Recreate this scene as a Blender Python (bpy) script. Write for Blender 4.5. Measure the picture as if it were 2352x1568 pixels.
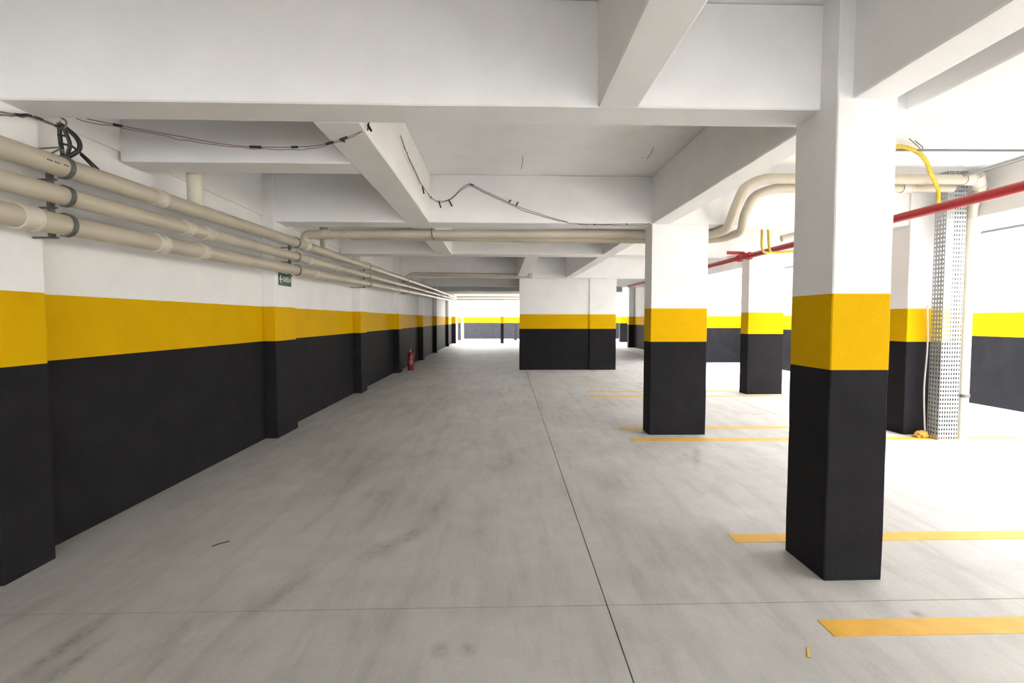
import bpy, bmesh, math, random
from mathutils import Vector, Matrix, noise

for o in list(bpy.data.objects): bpy.data.objects.remove(o)
S = bpy.context.scene
C = S.collection
random.seed(7)

# ------------------------------------------------------------------ camera
EYE = Vector((0, 0, 1.42))
YAW, PITCH, ROLL, FPX = 0.0284557, 0.0445025, 0.00048983, 1120.0
fw = Vector((math.sin(YAW)*math.cos(PITCH), math.cos(YAW)*math.cos(PITCH), -math.sin(PITCH)))
rt = Vector((math.cos(YAW), -math.sin(YAW), 0)); up = rt.cross(fw)
r2 = rt*math.cos(ROLL)+up*math.sin(ROLL); u2 = -rt*math.sin(ROLL)+up*math.cos(ROLL)
cd = bpy.data.cameras.new('camera'); cam = bpy.data.objects.new('camera', cd); C.objects.link(cam)
cd.sensor_width = 36.0; cd.lens = FPX/2352*36.0; cd.clip_start = 0.05; cd.clip_end = 300
cam.matrix_world = Matrix(((r2.x, u2.x, -fw.x, EYE.x), (r2.y, u2.y, -fw.y, EYE.y), (r2.z, u2.z, -fw.z, EYE.z), (0, 0, 0, 1)))
S.camera = cam

# ------------------------------------------------------------------ overcast sky and exposure
w = bpy.data.worlds.new('sky'); S.world = w; w.use_nodes = True
bg = w.node_tree.nodes['Background']
# standard overcast sky: zenith three times as bright as the horizon
wn, wk = w.node_tree.nodes, w.node_tree.links
wt = wn.new('ShaderNodeTexCoord'); wx = wn.new('ShaderNodeSeparateXYZ'); wk.new(wt.outputs['Generated'], wx.inputs['Vector'])
wm_ = wn.new('ShaderNodeMapRange'); wk.new(wx.outputs['Z'], wm_.inputs['Value'])
wm_.inputs['From Min'].default_value = 0; wm_.inputs['From Max'].default_value = 1
wm_.inputs['To Min'].default_value = .6; wm_.inputs['To Max'].default_value = 1.8
wk.new(wm_.outputs['Result'], bg.inputs['Strength'])
bg.inputs['Color'].default_value = (0.955, 0.975, 1.0, 1)
S.view_settings.view_transform = 'Standard'; S.view_settings.look = 'None'
S.view_settings.gamma = 1.0; S.view_settings.use_curve_mapping = False
S.view_settings.exposure = 4.05

# ------------------------------------------------------------------ levels (metres)
ZB, ZS = 2.575, 3.14            # underside of the beams, underside of the slab
ZK, ZY = 1.165, 1.575           # top of the black band, top of the yellow band
XW, XP = -2.78, -2.635          # left wall face, pilaster face
YN, YF = -10.5, 31.4             # slab ends behind the camera and far away
XE = 5.77                       # open edge of the slab on the right

# ------------------------------------------------------------------ materials
def mat(name, col, rough=0.6, metal=0.0, var=0.0, vscale=3.0, bump=0.0, bscale=60.0, stain=None, spec=0.5):
    m = bpy.data.materials.new(name); m.use_nodes = True
    nt = m.node_tree; b = nt.nodes['Principled BSDF']
    b.inputs['Roughness'].default_value = rough; b.inputs['Metallic'].default_value = metal
    b.inputs['Specular IOR Level'].default_value = spec
    b.inputs['Base Color'].default_value = (*col, 1)
    tc = nt.nodes.new('ShaderNodeNewGeometry')
    if var:
        n = nt.nodes.new('ShaderNodeTexNoise'); n.inputs['Scale'].default_value = vscale; n.inputs['Detail'].default_value = 6
        n.inputs['Roughness'].default_value = 0.62
        nt.links.new(tc.outputs['Position'], n.inputs['Vector'])
        r = nt.nodes.new('ShaderNodeMapRange')
        r.inputs['From Min'].default_value = .3; r.inputs['From Max'].default_value = .7
        r.inputs['To Min'].default_value = 1-var; r.inputs['To Max'].default_value = 1+var*.4
        nt.links.new(n.outputs['Fac'], r.inputs['Value'])
        x = nt.nodes.new('ShaderNodeVectorMath'); x.operation = 'SCALE'
        x.inputs[0].default_value = col; nt.links.new(r.outputs['Result'], x.inputs['Scale'])
        nt.links.new(x.outputs['Vector'], b.inputs['Base Color'])
    if bump:
        n2 = nt.nodes.new('ShaderNodeTexNoise'); n2.inputs['Scale'].default_value = bscale; n2.inputs['Detail'].default_value = 4
        nt.links.new(tc.outputs['Position'], n2.inputs['Vector'])
        bp = nt.nodes.new('ShaderNodeBump'); bp.inputs['Strength'].default_value = bump; bp.inputs['Distance'].default_value = 0.01
        nt.links.new(n2.outputs['Fac'], bp.inputs['Height']); nt.links.new(bp.outputs['Normal'], b.inputs['Normal'])
    return m

M = {}
M['white'] = mat('white_paint', (.935, .93, .92), .75, spec=.2, var=.05, vscale=2.2, bump=.18, bscale=45)
M['slab'] = mat('ceiling_paint', (.935, .93, .92), .8, spec=.2, var=.07, vscale=1.6, bump=.2, bscale=30)
M['yellow'] = mat('yellow_paint', (.74, .43, .001), .65, spec=.06, var=.06, vscale=3, bump=.2, bscale=55)
M['black'] = mat('black_paint', (.018, .0175, .0205), .7, spec=.08, var=.25, vscale=4, bump=.25, bscale=55)
M['line'] = mat('road_paint', (.78, .43, .055), .6, var=.14, vscale=9, bump=.1)
M['pvc'] = mat('beige_pvc', (.56, .50, .395), .38, var=.14, vscale=2.0)
M['pvc_pale'] = mat('pale_pvc', (.68, .63, .53), .4, var=.08, vscale=3)
M['red'] = mat('red_pipe_paint', (.42, .018, .026), .35, var=.1, vscale=4)
M['gas'] = mat('yellow_conduit', (.70, .50, .03), .45)
M['galv'] = mat('galvanised_steel', (.42, .44, .45), .5, metal=.5, var=.08, vscale=12)
M['iron'] = mat('dark_steel', (.16, .17, .16), .5, metal=.6, var=.2, vscale=20)
M['cable'] = mat('black_cable', (.018, .02, .02), .5)
M['cable2'] = mat('grey_cable', (.16, .15, .13), .6)
M['wire'] = mat('red_thin_wire', (.20, .07, .05), .6)
M['wwire'] = mat('white_cord', (.75, .73, .70), .6)
M['tape'] = mat('black_tape', (.012, .012, .013), .45)
M['green'] = mat('sign_green', (.003, .085, .038), .4)
M['signwhite'] = mat('sign_white', (.82, .86, .82), .5)
M['extred'] = mat('extinguisher_red', (.24, .008, .012), .3)
M['extlabel'] = mat('highlight_label', (.30, .10, .09), .5)  # label tinted to stand in for the cylinder's pinkish highlight
M['brass'] = mat('brass', (.6, .45, .2), .35, metal=.9)
M['rail'] = mat('dark_rail', (.035, .04, .045), .5)
M['joint'] = mat('joint_filler', (.035, .032, .03), .9)
M['ochre'] = mat('ochre_cloth', (.55, .30, .06), .9, var=.3, vscale=40)
M['twig'] = mat('dry_twig', (.07, .05, .035), .9)
M['print'] = mat('pipe_print', (.06, .06, .06), .7)

def floor_material():
    m = bpy.data.materials.new('polished_concrete'); m.use_nodes = True
    nt = m.node_tree; L = nt.links; N = nt.nodes.new; b = nt.nodes['Principled BSDF']
    g = N('ShaderNodeNewGeometry')
    def noi(scale, vec=None, det=6, ro=.6):
        n = N('ShaderNodeTexNoise'); n.inputs['Scale'].default_value = scale; n.inputs['Detail'].default_value = det
        n.inputs['Roughness'].default_value = ro
        L.new(vec or g.outputs['Position'], n.inputs['Vector']); return n.outputs['Fac']
    def rng(v, a, b_, c, d):
        r = N('ShaderNodeMapRange'); r.inputs['From Min'].default_value = a; r.inputs['From Max'].default_value = b_
        r.inputs['To Min'].default_value = c; r.inputs['To Max'].default_value = d; L.new(v, r.inputs['Value']); return r.outputs['Result']
    def mul(a, b_):
        x = N('ShaderNodeMath'); x.operation = 'MULTIPLY'
        for i, v in enumerate((a, b_)):
            if isinstance(v, (int, float)): x.inputs[i].default_value = v
            else: L.new(v, x.inputs[i])
        return x.outputs[0]
    def mapped(rot, sc, loc=(0, 0, 0)):
        mp = N('ShaderNodeMapping'); mp.inputs['Rotation'].default_value = (0, 0, rot); mp.inputs['Scale'].default_value = sc
        mp.inputs['Location'].default_value = loc
        L.new(g.outputs['Position'], mp.inputs['Vector']); return mp.outputs['Vector']
    f = rng(noi(.9), .3, .7, .86, 1.06)                                   # broad trowel clouds
    f = mul(f, rng(noi(5.5), .3, .75, .93, 1.04))
    f = mul(f, rng(noi(70, det=3), .25, .75, .93, 1.05))                 # grain
    f = mul(f, rng(noi(3.0, mapped(math.radians(-38), (2.2, .32, 1)), 5, .65), .48, .74, 1.0, .80))    # long tyre smears
    f = mul(f, rng(noi(2.0, mapped(math.radians(-20), (1.6, .5, 1), (5, 3, 0)), 7, .7), .52, .76, 1.0, .80))
    # individual rubber smudges: centre, length, width, angle, darkness
    for (x, y, ln, wd, an, dk) in ((-1.89, 2.09, .30, .05, -2, .46), (-1.765, 2.01, .20, .04, -5, .42), (-.253, 2.045, .06, .04, 0, .36), (-.131, 2.05, .05, .045, 0, .36),
                                   (-.70, 3.0, .26, .09, -35, .32), (-.56, 3.2, .14, .07, -30, .32), (2.06, 4.95, .45, .05, -22, .36), (-1.12, 2.5, .30, .05, -22, .28),
                                   (-.45, 3.7, .5, .12, -10, .22), (.95, 4.2, .5, .16, 20, .18), (-1.35, 4.6, .8, .25, -8, .24), (2.024, 2.24, .035, .03, 0, .45), (-.9, 3.9, .6, .12, -5, .2), (.1, 5.0, .9, .2, 5, .2)):
        mp = N('ShaderNodeMapping'); mp.vector_type = 'TEXTURE'
        mp.inputs['Location'].default_value = (x, y, 0); mp.inputs['Rotation'].default_value = (0, 0, math.radians(90+an)); mp.inputs['Scale'].default_value = (ln, wd, 1)
        L.new(g.outputs['Position'], mp.inputs['Vector'])
        ln_ = N('ShaderNodeVectorMath'); ln_.operation = 'LENGTH'; L.new(mp.outputs['Vector'], ln_.inputs[0])
        k = rng(ln_.outputs['Value'], .15, 1.25, 1.0, 0.0)
        k = mul(k, rng(noi(22, mp.outputs['Vector'] if wd > .065 and ln < .1 else None, 3), .3, .65, .25, 1.0))
        f = mul(f, rng(k, 0, 1, 1, 1-dk))
    rp = N('ShaderNodeMix'); rp.data_type = 'RGBA'
    rp.inputs['A'].default_value = (.575, .553, .52, 1); rp.inputs['B'].default_value = (.565, .56, .548, 1); L.new(noi(.6), rp.inputs['Factor'])
    sc = N('ShaderNodeVectorMath'); sc.operation = 'SCALE'; L.new(rp.outputs['Result'], sc.inputs[0]); L.new(f, sc.inputs['Scale'])
    L.new(sc.outputs['Vector'], b.inputs['Base Color'])
    b.inputs['Specular IOR Level'].default_value = .22
    L.new(rng(noi(3), .3, .7, .55, .7), b.inputs['Roughness'])
    bp = N('ShaderNodeBump'); bp.inputs['Strength'].default_value = .12; bp.inputs['Distance'].default_value = .004
    L.new(noi(50), bp.inputs['Height']); L.new(bp.outputs['Normal'], b.inputs['Normal'])
    return m
M['floor'] = floor_material()
M['bounce_ground'] = mat('lightened_bounce_ground', (.80, .79, .77), .8, var=.08, vscale=2, bump=.1, spec=.2)  # outdoor ground lightened to bounce more light onto the ceilings

# ------------------------------------------------------------------ helpers
def link(name, me, m, parent=None):
    o = bpy.data.objects.new(name, me); C.objects.link(o)
    if m and not me.materials: me.materials.append(M[m] if isinstance(m, str) else m)
    if parent: o.parent = parent
    return o
def obj(name, bm, m, parent=None, smooth=False):
    bmesh.ops.recalc_face_normals(bm, faces=bm.faces)
    me = bpy.data.meshes.new(name); bm.to_mesh(me); bm.free()
    if smooth:
        me.shade_smooth()
        try: me.set_sharp_from_angle(angle=math.radians(40))
        except Exception: pass
    return link(name, me, m, parent)
def tag(o, label, cat, group=None):
    o['label'] = label; o['category'] = cat
    if group: o['group'] = group
    return o
def struct(o, label=None):
    o['kind'] = 'structure'
    if label: o['label'] = label
    return o
def empty(name, loc=(0, 0, 0)):
    o = bpy.data.objects.new(name, None); C.objects.link(o); o.empty_display_size = .1
    return o
def wob(x, y, z, a):
    v = Vector((x*2.1, y*2.1, z*3.7))
    n = noise.noise(v)*.65+noise.noise(v*5.3)*.35
    return n*a
def add_box(bm, x0, x1, y0, y1, z0, z1):
    v = [bm.verts.new(p) for p in ((x0, y0, z0), (x1, y0, z0), (x1, y1, z0), (x0, y1, z0), (x0, y0, z1), (x1, y0, z1), (x1, y1, z1), (x0, y1, z1))]
    for f in ((0, 3, 2, 1), (4, 5, 6, 7), (0, 1, 5, 4), (1, 2, 6, 5), (2, 3, 7, 6), (3, 0, 4, 7)): bm.faces.new([v[i] for i in f])
def box(name, x0, x1, y0, y1, z0, z1, m, parent=None, bev=0.0):
    bm = bmesh.new(); add_box(bm, x0, x1, y0, y1, z0, z1)
    if bev: bmesh.ops.bevel(bm, geom=list(bm.edges), offset=bev, segments=1, affect='EDGES')
    return obj(name, bm, m, parent)
def prism(name, x0, x1, y0, y1, z0, z1, m, parent=None, ch=.006, amp=.004, axis='z', step=.12):
    """hand-plastered bar: chamfered corners, faintly uneven arrises; runs along `axis`"""
    if axis == 'z': a0, a1, b0, b1, c0, c1 = x0, x1, y0, y1, z0, z1; P = lambda a, b, c: (a, b, c)
    elif axis == 'x': a0, a1, b0, b1, c0, c1 = y0, y1, z0, z1, x0, x1; P = lambda a, b, c: (c, a, b)
    else: a0, a1, b0, b1, c0, c1 = x0, x1, z0, z1, y0, y1; P = lambda a, b, c: (a, c, b)
    ring = [(a0+ch, b0), (a1-ch, b0), (a1, b0+ch), (a1, b1-ch), (a1-ch, b1), (a0+ch, b1), (a0, b1-ch), (a0, b0+ch)]
    n = max(1, int((c1-c0)/step)); bm = bmesh.new(); rows = []
    for i in range(n+1):
        c = c0+(c1-c0)*i/n; row = []
        for a, b in ring:
            p = P(a, b, c)
            q = P(a+wob(*p, amp), b+wob(p[1]+9, p[2], p[0], amp), c)
            row.append(bm.verts.new(q))
        rows.append(row)
    for i in range(n):
        for j in range(8):
            k = (j+1) % 8; bm.faces.new((rows[i][j], rows[i][k], rows[i+1][k], rows[i+1][j]))
    bm.faces.new(rows[0]); bm.faces.new(rows[-1])
    return obj(name, bm, m, parent)
def banded(name, x0, x1, y0, y1, ztop, zk=ZK, zy=ZY, amp=.004, ch=.006):
    """pillar painted black, yellow and white: one Empty, three bands"""
    e = empty(name); e.location = ((x0+x1)/2, (y0+y1)/2, 0)
    inv = Matrix.Translation(-e.location)
    for nm, a, b, mm in (('black_band', 0, zk, 'black'), ('yellow_band', zk, zy, 'yellow'), ('white_shaft', zy, ztop, 'white')):
        o = prism(nm, x0, x1, y0, y1, a, b, mm, None, ch, amp); o.data.transform(inv); o.parent = e
    return e
def fillet(pts, r, n=6):
    pts = [Vector(p) for p in pts]; out = [pts[0]]
    for i in range(1, len(pts)-1):
        a, b, c = pts[i-1], pts[i], pts[i+1]
        d1 = (a-b); d2 = (c-b); l = min(r, d1.length*.49, d2.length*.49)
        p, q = b+d1.normalized()*l, b+d2.normalized()*l
        for k in range(n+1):
            t = k/n; out.append(p*(1-t)**2+b*2*t*(1-t)+q*t*t)
    out.append(pts[-1]); return out
def tube_bm(bm, pts, r, sides=14, cap=True):
    pts = [Vector(p) for p in pts]; rings = []
    t0 = (pts[1]-pts[0]).normalized()
    ref = Vector((0, 0, 1)) if abs(t0.z) < .9 else Vector((1, 0, 0))
    nx = (ref-t0*ref.dot(t0)).normalized()
    for i, p in enumerate(pts):
        t = (pts[min(i+1, len(pts)-1)]-pts[max(i-1, 0)]).normalized()
        nx = (nx-t*nx.dot(t)).normalized(); ny = t.cross(nx)
        rings.append([bm.verts.new(p+(nx*math.cos(2*math.pi*k/sides)+ny*math.sin(2*math.pi*k/sides))*r) for k in range(sides)])
    for a, b in zip(rings, rings[1:]):
        for k in range(sides):
            j = (k+1) % sides; bm.faces.new((a[k], a[j], b[j], b[k]))
    if cap: bm.faces.new(rings[0]); bm.faces.new(rings[-1])
def tube(name, pts, r, m, parent=None, sides=14, fil=0.0, n=6):
    bm = bmesh.new(); tube_bm(bm, fillet(pts, fil, n) if fil else pts, r, sides); return obj(name, bm, m, parent, smooth=True)
def smooth_path(pts, n=8):
    """Catmull-Rom through the points"""
    P = [Vector(p) for p in pts]; P = [P[0]*2-P[1]]+P+[P[-1]*2-P[-2]]; out = []
    for i in range(1, len(P)-2):
        a, b, c, d = P[i-1:i+3]
        for k in range(n):
            t = k/n
            out.append(.5*((2*b)+(c-a)*t+(2*a-5*b+4*c-d)*t*t+(3*b-a-3*c+d)*t**3))
    out.append(P[-2]); return out
def lathe(name, prof, m, parent=None, at=(0, 0, 0), sides=20):
    bm = bmesh.new(); rings = []
    for r, z in prof:
        rings.append([bm.verts.new((at[0]+r*math.cos(2*math.pi*k/sides), at[1]+r*math.sin(2*math.pi*k/sides), at[2]+z)) for k in range(sides)])
    for a, b in zip(rings, rings[1:]):
        for k in range(sides):
            j = (k+1) % sides; bm.faces.new((a[k], a[j], b[j], b[k]))
    bm.faces.new(rings[0]); bm.faces.new(rings[-1])
    return obj(name, bm, m, parent, smooth=True)
def sleeve(name, p, d, r, ln, m, parent=None, sides=16):
    """pipe coupling: a collar with two raised lips"""
    p, d = Vector(p), Vector(d).normalized(); bm = bmesh.new()
    tube_bm(bm, [p-d*ln/2, p+d*ln/2], r, sides)
    for s in (-1, 1): tube_bm(bm, [p+d*(s*ln/2-.008), p+d*(s*ln/2+.008)], r*1.07, sides)
    return obj(name, bm, m, parent, smooth=True)

# ================================================================== THE SETTING
# floor: cast panels with saw-cut joints between them
fl = struct(box('floor', -3.4, 10.5, -12, 40, -.30, -.045, 'joint'))
xj = (lambda y: .492+.021*y, lambda y: 4.12+.02*(y-4))
def panel(xa, xb, ya, yb, m='floor'):
    g = .0029
    bm = bmesh.new(); pts = []
    for (fx, s, y) in ((xa, g, ya+g), (xb, -g, ya+g), (xb, -g, yb-g), (xa, g, yb-g)):
        pts.append(((fx(y) if callable(fx) else fx)+s, y))
    lo = [bm.verts.new((x, y, -.045)) for x, y in pts]; hi = [bm.verts.new((x, y, 0)) for x, y in pts]
    bm.faces.new(lo[::-1]); bm.faces.new(hi)
    for i in range(4): bm.faces.new((lo[i], lo[(i+1) % 4], hi[(i+1) % 4], hi[i]))
    return obj('concrete_panel', bm, m, fl)
for ya, yb in ((-12, 2.355), (2.355, 40)):
    for xa, xb in ((-3.4, xj[0]), (xj[0], xj[1]), (xj[1], 5.9)): panel(xa, xb, ya, yb)
    panel(5.9, 10.5, ya, yb, 'bounce_ground')

ce = struct(box('ceiling', -3.1, XE, YN, YF, ZS, ZS+.18, 'slab'))
box('slab_extension', XE, 9.6, 16.26, YF, ZS, ZS+.18, 'slab', ce)
box('shade_overhang', XE, 6.7, 4.6, 16.04, ZS, ZS+.18, 'slab', ce)  # unseen roof strip, added to cut sky light from the open side

def wall(name, x0, x1, y0, y1, ztop, zk=ZK, zy=ZY):
    r = empty(name); struct(r)
    for nm, a, b, mm in (('black_band', 0, zk, 'black'), ('yellow_band', zk, zy, 'yellow'), ('white_band', zy, ztop, 'white')):
        box(nm, x0, x1, y0, y1, a, b, mm, r)
    return r
wl = wall('wall_left', XW-.2, XW, YN, 29.95, ZS)
box('wall_beam', XW, XW+.022, YN, 29.95, 2.645, ZS, 'white', wl)
wr = wall('wall_right', 8.1, 8.3, -6, 16.25, 4.6, 1.15, 1.54)
wb = wall('wall_back', 5.80, 8.1, 16.05, 16.25, 4.6, 1.15, 1.545)
wf = wall('wall_far', -2.56, 10.4, 36.3, 36.5, 2.9, 1.2, 1.63)
wm = wall('wall_middle', .62, 3.32, 13.78, 14.05, ZS)
wall('wall_light_block', 1.4, 3.4, 17.0, 27.0, ZS)  # hidden block, added to keep light out of the far corridor
for nm, a, b, mm in (('black_band', 0, ZK, 'black'), ('yellow_band', ZK, ZY, 'yellow'), ('white_band', ZY, ZS, 'white')):
    box(nm, 2.59, 3.34, 13.74, 13.78, a, b, mm, wm)
    box(nm, .60, .90, 13.755, 13.78, a, b, mm, wm)
wall('wall_far_light_stop', 9.6, 9.8, 16.25, 36.5, ZS)  # added to close off side light from the far hall
wall('wall_near_shade', 3.7, 5.5, -6.6, -.6, ZS)  # unseen block behind the viewer, added to dim light on the column fronts
wall('wall_passage', 7.0, 7.25, 16.25, 25.2, ZS, 1.17, 1.58)

# ------------------------------------------------------------------ pilasters of the left wall
for y0, y1, lab in ((2.615, 2.925, 'nearest banded pilaster at the left edge, below the pipe clamp'),
                    (5.86, 6.44, 'wide banded left wall pilaster carrying the green exit sign'),
                    (9.45, 9.86, 'banded left wall pilaster next beyond the exit sign'),
                    (13.05, 13.45, 'banded left wall pilaster just before the fire extinguisher'),
                    (17.2, 17.55, 'banded left wall pilaster halfway down the dark corridor'),
                    (21.0, 21.35, 'banded left wall pilaster deep in the dark corridor'),
                    (26.0, 26.3, 'farthest banded pilaster at the end of the left wall')):
    p = banded('pilaster', XW, XP, y0, y1, ZS, amp=.003); tag(p, lab, 'pilaster', 'pilasters along the left wall')

# ------------------------------------------------------------------ columns
def column(x0, x1, y0, y1, lab, ztop=ZS, zk=1.152, zy=1.56):
    c = banded('column', x0, x1, y0, y1, ztop, zk, zy, amp=.005); tag(c, lab, 'column', 'banded columns of the garage'); return c
column(1.775, 2.097, 2.55, 2.91, 'large nearest free-standing column, black yellow and white, beside the front bay lines')
column(1.865, 2.563, 5.915, 6.185, 'wide banded column in the middle, second along the central row')
column(4.745, 5.43, 9.135, 9.42, 'wide banded column on the open side, seen between the two central columns')
column(5.02, 5.71, 5.85, 6.16, 'banded column behind the perforated cable tray')
column(.15, .34, 29.4, 29.6, 'thin dark banded post standing in the far bright opening', 2.7, 1.2, 1.6)
column(1.10, 1.32, 33.8, 34.0, 'pale thin banded post close to the far wall', 2.75, 1.2, 1.62)
column(-2.82, -2.55, 29.35, 29.65, 'corridor column on the left at the slab end', ZS, 1.19, 1.6)
column(-2.80, -2.58, 33.8, 34.1, 'farthest left column beyond the roof, against the daylight', 2.75, 1.2, 1.62)
column(7.80, 8.46, 31.0, 31.3, 'wide distant column seen through the right-hand passage', 2.9, 1.2, 1.62)
column(6.72, 6.98, 24.9, 25.2, 'narrow column ending the far passage wall', ZS, 1.17, 1.58)

# ------------------------------------------------------------------ beams
def beam(axis, a0, a1, b0, b1, lab, z0=ZB):
    """axis x: spans x a0..a1 with y b0..b1; axis y: spans y a0..a1 with x b0..b1"""
    if axis == 'x': o = prism('beam', a0, a1, b0, b1, z0, ZS, 'white', None, .008, .005, 'x', .25)
    else: o = prism('beam', b0, b1, a0, a1, z0, ZS, 'white', None, .008, .005, 'y', .25)
    tag(o, lab, 'beam', 'white concrete ceiling beams'); return o
T = [(2.69, 2.94), (5.88, 6.22), (8.70, 9.05), (13.42, 13.74)]
XL, XR = XW+.022, 5.62
beam('x', XL, XR, *T[0], 'broad white cross beam spanning the top of the picture over the nearest column')
beam('x', XL, XR, *T[1], 'white cross beam resting on the wide middle column')
beam('x', XL, XR, *T[2], 'third white cross beam back, behind the overhead pipe run')
beam('x', XL, XR, *T[3], 'white cross beam over the face of the middle wall')
beam('x', XL, -1.09, 3.70, 3.97, 'short white beam at upper left between wall and lengthwise beam')
beam('y', T[0][1], T[1][0], -1.09, -.81, 'lengthwise beam left of centre with the loose wire on its side')
beam('y', T[1][1], T[2][0], -1.09, -.81, 'lengthwise beam left of centre, behind the overhead pipe run')
beam('y', T[2][1], T[3][0], .51, .76, 'lengthwise beam running into the left end of the middle wall')
beam('x', XL, XR, -.52, -.27, 'white cross beam overhead just behind the viewer')
beam('x', XL, XR, -3.75, -3.45, 'white cross beam one bay behind the viewer')
beam('x', XL, XR, -7.0, -6.7, 'white cross beam two bays behind the viewer')
beam('y', -.27, T[0][0], .54, .765, 'lengthwise beam at top centre running overhead towards the viewer')
beam('y', -.27, T[0][0], 1.855, 2.08, 'white beam at upper right meeting the top of the nearest column')
beam('y', T[0][1], T[1][0], 1.855, 2.08, 'lengthwise beam between the nearest column and the middle column')
beam('y', T[1][1], T[2][0], 1.855, 2.08, 'short lengthwise beam directly behind the middle column')
beam('y', T[2][1], T[3][0], 1.855, 2.08, 'distant lengthwise beam reaching the middle wall')
beam('y', -.27, T[0][0], 2.26, 2.515, 'second parallel beam at upper right, right of the dark gap')
beam('y', YN, 16.0, XR, XE, 'long edge beam along the open right side, behind the red pipe', 2.62)
for y, zb, lab in ((18.2, 2.66, 'first dark cross beam in the far corridor'), (22.6, 2.72, 'second dark cross beam in the far corridor'), (26.4, 2.81, 'last dark cross beam before the corridor end')):
    beam('x', XL, XE, y, y+.3, lab, zb)
beam('x', -3.0, 9.6, 29.7, 30.0, 'lintel beam above the far bright opening', 2.62)

# ------------------------------------------------------------------ parking bay lines
def pline(x0, x1, y0, y1, lab):
    bm = bmesh.new(); n = max(2, int((x1-x0)/.12)); lo = []; hi = []
    for i in range(n+1):
        x = x0+(x1-x0)*i/n
        lo.append((x, y0+noise.noise(Vector((x*7, y0, 0)))*.003)); hi.append((x, y1+noise.noise(Vector((x*7, y1+5, 3)))*.003))
    z = .0025
    a = [bm.verts.new((x, y, z)) for x, y in lo]; b = [bm.verts.new((x, y, z)) for x, y in hi]
    c = [bm.verts.new((x, y, 0)) for x, y in lo]; d = [bm.verts.new((x, y, 0)) for x, y in hi]
    for i in range(n):
        bm.faces.new((a[i], a[i+1], b[i+1], b[i])); bm.faces.new((c[i], c[i+1], a[i+1], a[i])); bm.faces.new((d[i+1], d[i], b[i], b[i+1]))
    bm.faces.new((a[0], b[0], d[0], c[0])); bm.faces.new((a[-1], c[-1], d[-1], b[-1]))
    tag(obj('parking_line', bm, 'line'), lab, 'floor line', 'painted parking bay lines')
pline(1.51, 6.3, 2.085, 2.205, 'orange-yellow bay line nearest the viewer, at lower right')
pline(1.52, 6.3, 3.01, 3.13, 'orange-yellow bay line passing just behind the nearest column')
pline(1.57, 6.3, 5.60, 5.73, 'orange-yellow bay line just in front of the wide middle column')
pline(1.60, 6.3, 6.24, 6.36, 'orange-yellow bay line just behind the wide middle column')
pline(1.70, 6.3, 8.88, 9.00, 'faint orange bay line in front of the open-side column')
pline(1.75, 6.3, 9.50, 9.62, 'faint orange bay line behind the open-side column')
pline(3.6, 6.3, 12.2, 12.32, 'most distant pale orange bay line before the back wall')

# ------------------------------------------------------------------ three drain pipes along the left wall
XPP = -2.45
runs = [
 dict(r=.056, k=[(-2.0, 2.17), (2.51, 2.267), (6.17, 2.358), (14.9, 2.526), (28.4, 2.745)], y1=28.35, cps=[3.62, 6.33, 9.1, 18.0, 23.0], lab='top beige drain pipe of the three along the left wall'),
 dict(r=.053, k=[(-2.0, 2.02), (2.50, 2.108), (6.16, 2.185), (14.9, 2.36), (28.6, 2.60)], y1=28.6, cps=[3.93, 4.20, 6.42, 7.5, 16.0, 21.0], lab='middle beige drain pipe of the three along the left wall'),
 dict(r=.059, k=[(-2.0, 1.86), (2.50, 1.946), (6.15, 2.023), (14.9, 2.228), (28.8, 2.50)], y1=28.8, cps=[2.62, 3.62, 4.12, 6.6, 12.0, 19.0], lab='lowest beige drain pipe of the three along the left wall')]
def zat(k, y):
    for (a, za), (b, zb) in zip(k, k[1:]):
        if y <= b: return za+(zb-za)*(y-a)/(b-a)
    return k[-1][1]
for i, d in enumerate(runs):
    e = empty('drain_pipe'); tag(e, d['lab'], 'pipe', 'drain pipes along the left wall')
    pts = [(XPP, y, z) for y, z in d['k']]
    if i < 2: pts[-1] = (XPP, d['y1'], d['k'][-1][1]); pts.append((1.55, d['y1'], d['k'][-1][1]+.01))
    sp = []
    for a, b in zip(pts[:4], pts[1:4]): sp.append(Vector(a))
    sp.append(Vector(pts[3]))
    full = sp+fillet([Vector(p) for p in pts[3:]], .14)[1:]
    tube('pipe_run', full, d['r'], 'pvc', e, 18)
    for y in d['cps']:
        sleeve('coupling', (XPP, y, zat(d['k'], y)), (0, 1, .022), d['r']*1.08, .085, 'pvc_pale', e)
    if i == 0:
        for q, yy in enumerate((2.70, 2.745, 2.80)):
            # printed size marks on the pipe wall, facing the aisle
            zc = zat(d['k'], yy); bm = bmesh.new()
            for s in range(3):
                add_box(bm, XPP+.0557, XPP+.0565, yy+s*.012, yy+s*.012+.008, zc-.004, zc+.003)
            obj('print_mark', bm, 'print', e)

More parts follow.
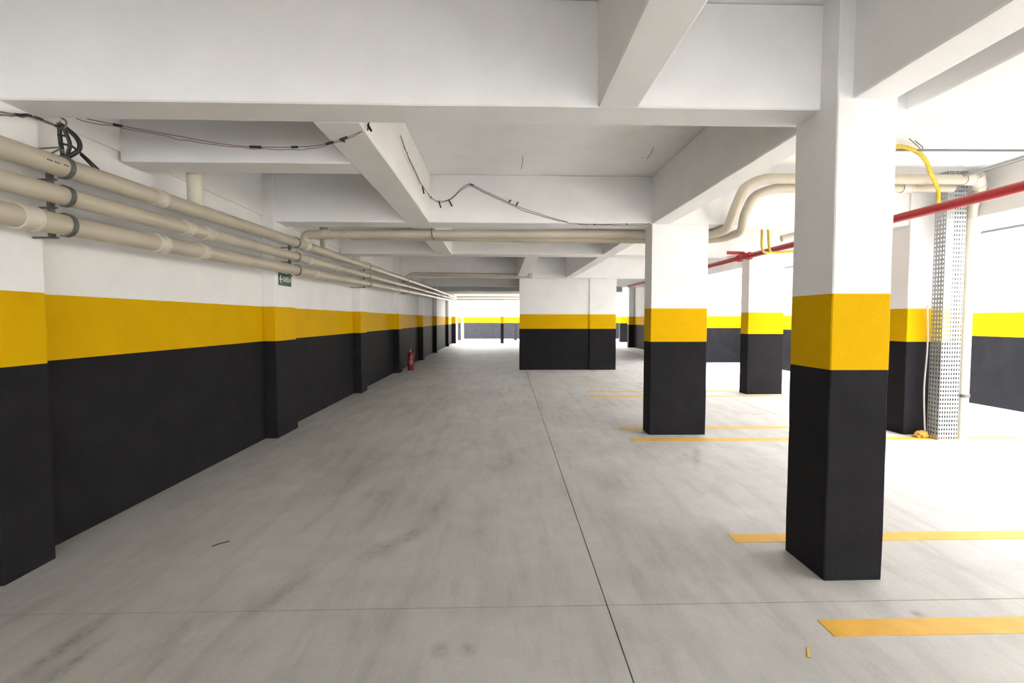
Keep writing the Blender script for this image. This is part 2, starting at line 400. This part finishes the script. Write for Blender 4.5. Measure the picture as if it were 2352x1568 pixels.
# steel strap clamps holding the three pipes
def clamp(y, lab, xb=XP+.004):
    e = empty('pipe_clamp'); tag(e, lab, 'pipe clamp', 'steel clamps of the wall pipes')
    for d in runs:
        z = zat(d['k'], y); bm = bmesh.new(); n = 14; r0 = d['r']+.002; r1 = d['r']+.008; a0, a1 = (1.9, -1.9)
        prev = None
        for i in range(n+1):
            t = a0+(a1-a0)*i/n
            ring = [bm.verts.new((XPP+rr*math.cos(t), y+yy, z+rr*math.sin(t))) for rr, yy in ((r0, -.014), (r1, -.014), (r1, .014), (r0, .014))]
            if prev:
                for k in range(4): bm.faces.new((prev[k], prev[(k+1) % 4], ring[(k+1) % 4], ring[k]))
            else: bm.faces.new(ring)
            prev = ring
        bm.faces.new(prev)
        obj('strap', bm, 'iron', e, True)
        tube('bracket_bolt', [(XPP-.04, y, z-d['r']-.012), (xb, y, z-d['r']-.012)], .006, 'iron', e, 8)
    z0, z1 = zat(runs[2]['k'], y)-.07, zat(runs[0]['k'], y)+.075
    box('back_rail', XPP-.085, XPP-.066, y-.016, y+.016, z0, z1, 'iron', e)
    bm = bmesh.new(); add_box(bm, XPP-.066, XPP-.03, y-.012, y+.012, z1-.03, z1-.02); obj('top_tab', bm, 'iron', e)
    return e
clamp(2.86, 'dark steel strap clamp round the pipes, below the black cable bundle')
clamp(6.02, 'strap clamp on the pipes above the green exit sign')
clamp(9.3, 'strap clamp on the pipes past the exit sign', XW+.002)
clamp(13.2, 'strap clamp on the pipes near the fire extinguisher')

# vertical feeder stubs coming down to the pipes
for x, y, z0, z1, lab in ((-2.47, 4.10, 2.30, 2.575+.2, 'short upright beige pipe stub behind the near pipes, by the small beam'),
                          (-2.52, 7.2, 2.38, ZS, 'short upright beige pipe stub past the exit sign, beneath the overhead run')):
    e = empty('pipe_stub'); tag(e, lab, 'pipe', 'upright pipe stubs')
    tube('pipe_run', [(x, y, z0), (x, y, z1)], .058, 'pvc_pale', e, 16)
    sleeve('collar', (x, y, z1-.03), (0, 0, 1), .064, .05, 'pvc', e)

# overhead pair of pipes running across below the middle beam
e = empty('cross_pipe'); tag(e, 'beige overhead pipe crossing the aisle with an elbow down to the wall pipes', 'pipe', 'pipes crossing the aisle')
tube('pipe_run', [(XPP, 6.33, 2.37), (XPP, 6.31, 2.49), (-2.25, 6.30, 2.50), (1.88, 6.31, 2.525), (2.6, 6.32, 2.52), (2.76, 6.15, 2.515), (2.74, 5.80, 2.505), (2.68, 5.52, 2.66), (2.74, 5.42, 2.90), (2.95, 5.40, 2.985), (5.40, 5.42, 3.0)],
     .055, 'pvc', e, 18, .09)
sleeve('coupling', (-2.17, 6.30, 2.5005), (1, 0, .006), .061, .12, 'pvc', e); sleeve('coupling', (5.30, 5.42, 2.999), (1, 0, 0), .062, .1, 'pvc_pale', e)
tube('hanger_strap', [(-.84, 6.24, 2.575), (-.84, 6.235, 2.52), (-.83, 6.26, 2.455), (-.82, 6.31, 2.442), (-.82, 6.37, 2.46), (-.82, 6.375, 2.55)], .007, 'iron', e, 8, .02)
e = empty('cross_pipe'); tag(e, 'thinner second overhead pipe just behind the elbowed cross pipe', 'pipe', 'pipes crossing the aisle')
tube('pipe_run', [(-1.9, 6.43, 2.50), (1.9, 6.44, 2.475), (2.66, 6.44, 2.47), (2.90, 6.2, 2.465), (2.91, 5.80, 2.47), (2.84, 5.62, 2.62), (2.92, 5.58, 2.84), (3.15, 5.56, 2.925), (5.25, 5.56, 2.945)], .05, 'pvc', e, 16, .09)
sleeve('coupling', (4.7, 5.56, 2.94), (1, 0, 0), .056, .1, 'pvc_pale', e)
e = empty('cross_pipe'); tag(e, 'distant thin cross pipe in front of the middle wall beam', 'pipe', 'pipes crossing the aisle')
tube('pipe_run', [(XPP, 13.1, 2.5), (-2.3, 13.1, 2.63), (.85, 13.12, 2.60)], .055, 'pvc', e, 12, .1)
lathe('end_cap', [(.058, -.06), (.066, -.05), (.066, .05), (.058, .06)], 'pvc', e, (.85, 13.12, 2.60))

# downpipe beside the cable tray
e = empty('downpipe'); tag(e, 'cream vertical downpipe right of the perforated cable tray', 'pipe')
tube('pipe_run', [(5.43, 5.43, 2.99), (5.52, 5.48, 2.93), (5.548, 5.60, 2.80), (5.55, 5.63, 2.62), (5.55, 5.63, 0)], .052, 'pvc_pale', e, 18, .07)
sleeve('coupling', (5.55, 5.63, 2.52), (0, 0, 1), .066, .16, 'pvc_pale', e); sleeve('coupling', (5.55, 5.63, 1.98), (0, 0, 1), .055, .03, 'pvc_pale', e)
sleeve('elbow_joint', (5.42, 5.43, 2.985), (.5, .3, -.6), .068, .12, 'pvc_pale', e)
tube('branch', [(5.60, 5.64, 2.42), (5.70, 5.66, 2.50)], .035, 'pvc_pale', e, 12)
sleeve('wall_clip', (5.55, 5.63, .52), (0, 0, 1), .056, .02, 'iron', e)

# red fire main with a flanged joint
XR_, ZR_ = 4.30, 2.515
e = empty('fire_pipe'); tag(e, 'red painted fire water pipe running lengthwise below the right-hand beams', 'pipe')
tube('pipe_run', [(XR_, -1.5, ZR_-.005), (XR_, 16.0, ZR_+.005)], .045, 'red', e, 18)
for y in (8.30, 8.62): sleeve('flange', (XR_, y, ZR_), (0, 1, 0), .062, .05, 'red', e)
tube('branch', [(XR_, 8.46, ZR_), (XR_, 8.46, ZR_+.07), (XR_-.3, 8.46, ZR_+.075)], .03, 'red', e, 12, .05)
for y in (6.9, 11.0):
    bm = bmesh.new(); tube_bm(bm, [(XR_+.047*math.cos(t), y, ZR_+.047*math.sin(t)) for t in [math.pi+.2+(math.pi-.4)*k/10 for k in range(11)]], .004, 6)
    tube_bm(bm, [(XR_-.046, y, ZR_), (XR_-.03, y, ZS)], .004, 6); tube_bm(bm, [(XR_+.046, y, ZR_), (XR_+.03, y, ZS)], .004, 6)
    obj('hanger', bm, 'iron', e)

# black conduit fixed along the outer wall
e = empty('wall_conduit'); tag(e, 'thin black conduit along the top of the bright outer wall', 'conduit')
tube('conduit_run', [(8.05, -5.5, 2.88), (8.05, 16.0, 2.89)], .03, 'rail', e, 10)
for y in (5.2, 8.1, 11.0, 13.9): sleeve('coupling', (8.05, y, 2.884), (0, 1, 0), .04, .10, 'rail', e, 10)
for y in (3.0, 6.6, 9.5, 12.5): box('clip', 8.01, 8.1, y-.015, y+.015, 2.84, 2.925, 'galv', e)

# yellow conduits and grey rods in the right-hand bays
e = empty('conduit'); tag(e, 'yellow corrugated conduit curving down towards the cable tray', 'conduit', 'yellow conduits')
yp = smooth_path([(2.6, 4.62, 3.06), (3.6, 4.60, 3.065), (3.95, 4.66, 3.07), (4.27, 4.85, 3.045), (4.58, 5.10, 2.955), (4.85, 5.31, 2.86), (4.94, 5.40, 2.765), (5.04, 5.48, 2.715), (5.215, 5.61, 2.70)], 8)
tube('conduit_run', yp, .017, 'gas', e, 10)
bm = bmesh.new()
for a, b in zip(yp[::1], yp[1::1]):
    m_ = (a+b)/2; d_ = (b-a).normalized(); tube_bm(bm, [m_-d_*.004, m_+d_*.004], .0205, 10)
obj('corrugation', bm, 'gas', e)['kind'] = 'stuff'
e = empty('wire_tie'); tag(e, 'small grey wire tie holding the yellow conduit to the ceiling', 'wire')
tube('loop', smooth_path([(3.90, 4.60, ZS), (3.96, 4.58, 3.07), (4.02, 4.60, 3.04), (4.06, 4.63, 3.07), (4.0, 4.65, ZS)], 5), .004, 'cable2', e, 6)
for dx, lab in ((0, 'left of two yellow conduits dropping behind the red pipe'), (.09, 'right of two yellow conduits dropping behind the red pipe')):
    tag(tube('conduit', smooth_path([(3.70+dx, 7.0, ZS), (3.78+dx, 7.0, 2.86), (3.81+dx, 7.0, 2.70), (3.83+dx*1.2, 7.02, 2.45), (3.95+dx, 7.05, 2.40), (4.4+dx, 7.05, 2.43)], 6), .016, 'gas', None, 10), lab, 'conduit', 'yellow conduits')
tag(tube('steel_conduit', [(2.5, 4.70, 3.055), (5.25, 4.70, 3.075)], .011, 'iron', None, 10), 'thin straight grey conduit crossing below the right-hand ceiling', 'conduit')
tag(tube('steel_conduit', [(5.20, 1.5, 3.04), (5.20, 5.40, 3.03)], .018, 'galv', None, 10), 'grey conduit along the edge beam at upper right', 'conduit')
tag(tube('slope_pipe', [(3.95, 6.75, 2.55), (4.9, 6.60, 2.80), (5.25, 6.58, 2.86)], .045, 'pvc_pale', None, 14, .05), 'cream pipe slanting up to the edge beam behind the nearest column', 'pipe')

# ------------------------------------------------------------------ perforated cable tray standing against the edge column
def perforated(axis, a0, a1, z0, z1, fixed, cols, rows, hw, hh, th=.0015):
    """sheet with a grid of slots; axis x: lies in plane y=fixed; axis y: plane x=fixed"""
    bm = bmesh.new(); P = (lambda a, z, t: (a, fixed+t, z)) if axis == 'x' else (lambda a, z, t: (fixed+t, a, z))
    As = [a0]; Zs = [z0]; cw = (a1-a0)/cols; ch = (z1-z0)/rows
    for i in range(cols): m_ = a0+cw*(i+.5); As += [m_-hw/2, m_+hw/2]
    for i in range(rows): m_ = z0+ch*(i+.5); Zs += [m_-hh/2, m_+hh/2]
    As.append(a1); Zs.append(z1)
    F = [[bm.verts.new(P(a, z, 0)) for z in Zs] for a in As]
    for i in range(len(As)-1):
        for j in range(len(Zs)-1):
            if i % 2 == 1 and j % 2 == 1: continue
            bm.faces.new((F[i][j], F[i+1][j], F[i+1][j+1], F[i][j+1]))
    g = bmesh.ops.extrude_face_region(bm, geom=list(bm.faces))
    off = Vector((0, th, 0)) if axis == 'x' else Vector((th, 0, 0))
    bmesh.ops.translate(bm, vec=off, verts=[v for v in g['geom'] if isinstance(v, bmesh.types.BMVert)])
    return bm
e = empty('cable_tray'); tag(e, 'tall perforated galvanised cable tray standing upright by the edge column', 'cable tray')
obj('front_panel', perforated('x', 5.20, 5.44, 0, ZS, 5.57, 8, 62, .015, .026), 'galv', e)
obj('side_flange', perforated('y', 5.57, 5.72, 0, ZS, 5.20, 4, 62, .015, .026), 'galv', e)
obj('side_flange', perforated('y', 5.57, 5.72, 0, ZS, 5.4385, 4, 62, .015, .026), 'galv', e)
tag(tube('white_conduit', smooth_path([(5.22, 5.80, 1.6), (5.24, 5.80, 1.1), (5.21, 5.79, .6), (5.22, 5.78, .2), (5.20, 5.74, .012)], 6), .009, 'wwire', None, 8), 'thin white cord hanging between the edge column and the cable tray', 'cord')

# crumpled rag at the tray's foot
bm = bmesh.new(); bmesh.ops.create_icosphere(bm, subdivisions=3, radius=1)
for v in bm.verts:
    n = noise.noise(v.co*2.1)*.45+noise.noise(v.co*5)*.2
    v.co = v.co*(1+n); v.co = Vector((v.co.x*.075+5.12, v.co.y*.05+5.70, max(0, v.co.z*.05+.035)))
tag(obj('rag', bm, 'ochre', None, True), 'small crumpled ochre rag on the floor at the cable tray foot', 'rag')

# ------------------------------------------------------------------ exit sign on the second pilaster
e = empty('exit_sign'); tag(e, 'small green exit sign with white arrow and lettering below the pipes', 'sign')
SX, SY0, SY1, SZ0, SZ1 = XP+.003, 5.95, 6.30, 1.835, 1.985
box('plate', SX, SX+.006, SY0, SY1, SZ0, SZ1, 'green', e, .0015)
fc = bpy.data.curves.new('lettering', 'FONT'); fc.body = 'SA\u00cdDA'; fc.size = .078; fc.extrude = .0006; fc.align_x = 'LEFT'; fc.align_y = 'CENTER'; fc.offset = .0012
to = bpy.data.objects.new('lettering_curve', fc); C.objects.link(to)
bpy.context.view_layer.update()
me = bpy.data.meshes.new_from_object(to.evaluated_get(bpy.context.evaluated_depsgraph_get())); bpy.data.objects.remove(to)
xs = [v.co.x for v in me.vertices]; sx = .225/(max(xs)-min(xs)); x00 = min(xs)
for v in me.vertices: v.co = Vector((SX+.0068+v.co.z, 6.06+(v.co.x-x00)*sx, 1.91+v.co.y*1.05))
me.materials.clear(); me.name = 'lettering'; link('lettering', me, 'signwhite', e)
bm = bmesh.new()
for poly in ([(5.962, 1.91), (6.005, 1.965), (6.018, 1.955), (5.992, 1.918), (6.046, 1.918), (6.046, 1.902), (5.992, 1.902), (6.018, 1.865), (6.005, 1.855)],):
    lo = [bm.verts.new((SX+.006, y, z)) for y, z in poly]; hi = [bm.verts.new((SX+.0075, y, z)) for y, z in poly]
    bm.faces.new(lo[::-1]); bm.faces.new(hi)
    for i in range(len(lo)): bm.faces.new((lo[i], lo[(i+1) % len(lo)], hi[(i+1) % len(lo)], hi[i]))
obj('arrow', bm, 'signwhite', e)

# ------------------------------------------------------------------ fire extinguisher by the wall
e = empty('fire_extinguisher'); e.location = (-2.47, 13.80, 0); tag(e, 'red fire extinguisher on the floor against the left wall', 'fire extinguisher')
lathe('cylinder', [(.078, 0), (.085, .01), (.085, .40), (.078, .44), (.055, .475), (.028, .495), (.026, .52)], 'extred', e)
lathe('foot_ring', [(.088, 0), (.088, .03), (.082, .03)], 'tape', e)
lathe('valve', [(.02, .51), (.024, .53), (.024, .56), (.012, .575)], 'brass', e, sides=12)
bm = bmesh.new(); add_box(bm, -.012, .012, -.10, .03, .575, .583); add_box(bm, -.012, .012, -.085, .02, .60, .608); obj('handle', bm, 'tape', e)
tube('hose', smooth_path([(.0, .02, .55), (.06, .01, .57), (.10, -.01, .48), (.105, -.02, .30), (.10, -.02, .16)], 6), .011, 'tape', e, 8)
bm = bmesh.new(); prev = None
for i in range(9):
    t = -2.0+i*.22; ring = [bm.verts.new((.0865*math.cos(t), .0865*math.sin(t), z)) for z in (.16, .28)]
    if prev: bm.faces.new((prev[0], ring[0], ring[1], prev[1]))
    prev = ring
obj('label_sheet', bm, 'extlabel', e)

# ------------------------------------------------------------------ loose wiring
def taped(name, pts, r, m, tapes, lab, cat='wire', twin=None):
    e = empty(name); tag(e, lab, cat); path = smooth_path(pts, 8)
    tube('wire_strand', path, r, m, e, 6)
    if twin:
        q = [p+Vector((wob(*p, .03), wob(p.y, p.x, p.z, .02), -.012+wob(p.z, p.x+4, p.y, .03))) for p in path]; q[0] = path[0]; q[-1] = path[-1]
        tube('wire_strand', q, r, twin, e, 6)
    for f, ln, tilt in tapes:
        i = min(len(path)-2, int(f*(len(path)-1))); p = path[i]; d = (path[i+1]-path[i]).normalized()
        if tilt: d = (d*.35+Vector((.1, 0, -tilt))).normalized()
        tube('tape_wrap', [p-d*ln*(.5 if not tilt else 0), p+d*ln*(.5 if not tilt else 1)], .0075, 'tape', e, 8)
    return e
taped('loose_wire', [(-2.66, 3.08, 2.70), (-2.52, 3.09, 2.645), (-2.32, 3.10, 2.605), (-2.03, 3.10, 2.555), (-1.66, 3.10, 2.495), (-1.40, 3.10, 2.482), (-1.12, 3.10, 2.495), (-.93, 3.08, 2.54), (-.815, 3.07, 2.585)],
      .0022, 'wire', ((.26, .05, 0), (.58, .07, 0), (.70, .04, 0), (.80, .05, 0), (.845, .03, .3), (.86, .05, 0)), 'loose taped wire sagging below the beam at upper left', twin='cable2')
taped('wire_end', [(-.80, 3.07, 2.58), (-.79, 3.06, 2.66), (-.785, 3.06, 2.72)], .003, 'cable2', ((.2, .045, .6), (.45, .05, -.5), (.6, .04, .2)), 'taped wire ends dangling from the beam corner', twin='wire')
taped('loose_wire', [(-.80, 4.10, 2.93), (-.79, 4.35, 2.86), (-.785, 4.75, 2.83), (-.78, 5.12, 2.80), (-.735, 5.55, 2.78), (-.67, 5.83, 2.815), (-.55, 5.865, 2.86), (-.36, 5.866, 3.02), (-.15, 5.866, 2.94), (.215, 5.866, 2.775), (.50, 5.866, 2.68), (.72, 5.866, 2.615), (1.0, 5.90, 2.57), (1.45, 5.885, 2.568), (1.84, 5.87, 2.575)],
      .003, 'cable2', ((.215, .08, .8), (.28, .03, 0), (.34, .08, .9), (.415, .09, .9), (.52, .05, 0), (.625, .04, -.6), (.645, .05, -.9), (.89, .02, 0), (.95, .02, 0)), 'loose taped wire looping along the beams in the middle', twin='wire')
taped('loose_wire', [(-2.66, 2.1, 2.49), (-2.61, 2.60, 2.50), (-2.60, 2.70, 2.51), (-2.60, 2.78, 2.531), (-2.60, 2.83, 2.55), (-2.59, 2.90, 2.555), (-2.575, 2.985, 2.55)], .004, 'cable2', ((.49, .04, 0), (.62, .04, 0), (.68, .03, 0), (.8, .04, 0)), 'taped wire at the far left leading to the black cable bundle', twin='cable2')
e = empty('cable_bundle'); tag(e, 'tangled black cable bundle hanging above the pipe clamp at left', 'cable bundle')
BX, BY = -2.56, 2.985
for k, (pts, r, mm) in enumerate((
    ([(BX, BY, 2.56), (BX+.06, BY+.03, 2.50), (BX+.075, BY+.03, 2.43), (BX+.02, BY, 2.37), (BX-.03, BY-.02, 2.35)], .013, 'cable'),
    ([(BX-.01, BY, 2.57), (BX-.015, BY+.01, 2.47), (BX-.005, BY+.01, 2.38), (BX-.02, BY, 2.335)], .011, 'cable'),
    ([(BX+.01, BY, 2.55), (BX+.03, BY+.02, 2.46), (BX+.015, BY+.02, 2.39), (BX+.03, BY+.02, 2.335)], .010, 'cable'),
    ([(BX, BY, 2.60), (BX+.03, BY, 2.58), (BX+.02, BY, 2.54), (BX-.02, BY, 2.55), (BX, BY, 2.58)], .005, 'cable2'),
    ([(BX-.01, BY, 2.43), (BX-.06, BY-.10, 2.385), (BX-.06, BY-.16, 2.35), (BX-.02, BY-.1, 2.345), (BX+.0, BY-.02, 2.41)], .005, 'cable2'),
    ([(BX+.03, BY+.03, 2.45), (BX+.05, BY+.10, 2.41), (BX+.07, BY+.19, 2.345), (BX+.06, BY+.19, 2.338), (BX+.03, BY+.09, 2.42)], .006, 'cable'),
    ([(BX, BY, 2.42), (BX+.0, BY+.03, 2.36), (BX+.05, BY+.06, 2.33)], .008, 'cable2'))):
    tube('cable', smooth_path(pts, 6), r, mm, e, 8)
for k in range(3): tube('tie', [(BX-.018+.012*k, BY-.02, 2.55-.05*k), (BX+.03, BY+.02, 2.545-.05*k)], .006, 'tape', e, 6)
for p, q, lab in (((.20, 3.75, ZS), (.19, 3.76, 2.93), 'short wire tail hanging from the slab, nearest the front beam'), ((.26, 5.2, ZS), (.245, 5.22, 3.01), 'short wire tail hanging from the slab near the pipe run'),
                  ((1.55, 4.9, ZS), (1.50, 4.95, 3.04), 'short wire tail hanging from the slab near the middle column')):
    tag(tube('wire_tail', smooth_path([p, ((p[0]+q[0])/2+.006, p[1], (p[2]+q[2])/2), q], 4), .0025, 'cable2', None, 6), lab, 'wire')

# ------------------------------------------------------------------ litter on the floor
tag(tube('twig', smooth_path([(-1.79, 3.04, .004), (-1.755, 3.06, .012), (-1.72, 3.11, .005)], 4), .0035, 'twig', None, 6), 'small dark twig lying on the floor near the left wall', 'twig')
tag(tube('twig', smooth_path([(2.62, 2.29, .004), (2.65, 2.27, .008), (2.665, 2.25, .004)], 4), .003, 'twig', None, 6), 'tiny dark twig on the floor right of the nearest column', 'twig')
bm = bmesh.new()
v = [bm.verts.new(p) for p in ((1.30, 1.955, .002), (1.315, 1.955, .002), (1.345, 2.015, .002), (1.338, 2.02, .002), (1.318, 1.985, .002), (1.325, 1.972, .002))]
bm.faces.new(v[:4]); bm.faces.new((v[0], v[3], v[4]))
g = bmesh.ops.extrude_face_region(bm, geom=list(bm.faces)); bmesh.ops.translate(bm, vec=(0, 0, .001), verts=[x for x in g['geom'] if isinstance(x, bmesh.types.BMVert)])
tag(obj('paint_drip', bm, 'line'), 'small stray yellow paint mark in front of the nearest bay line', 'paint mark')
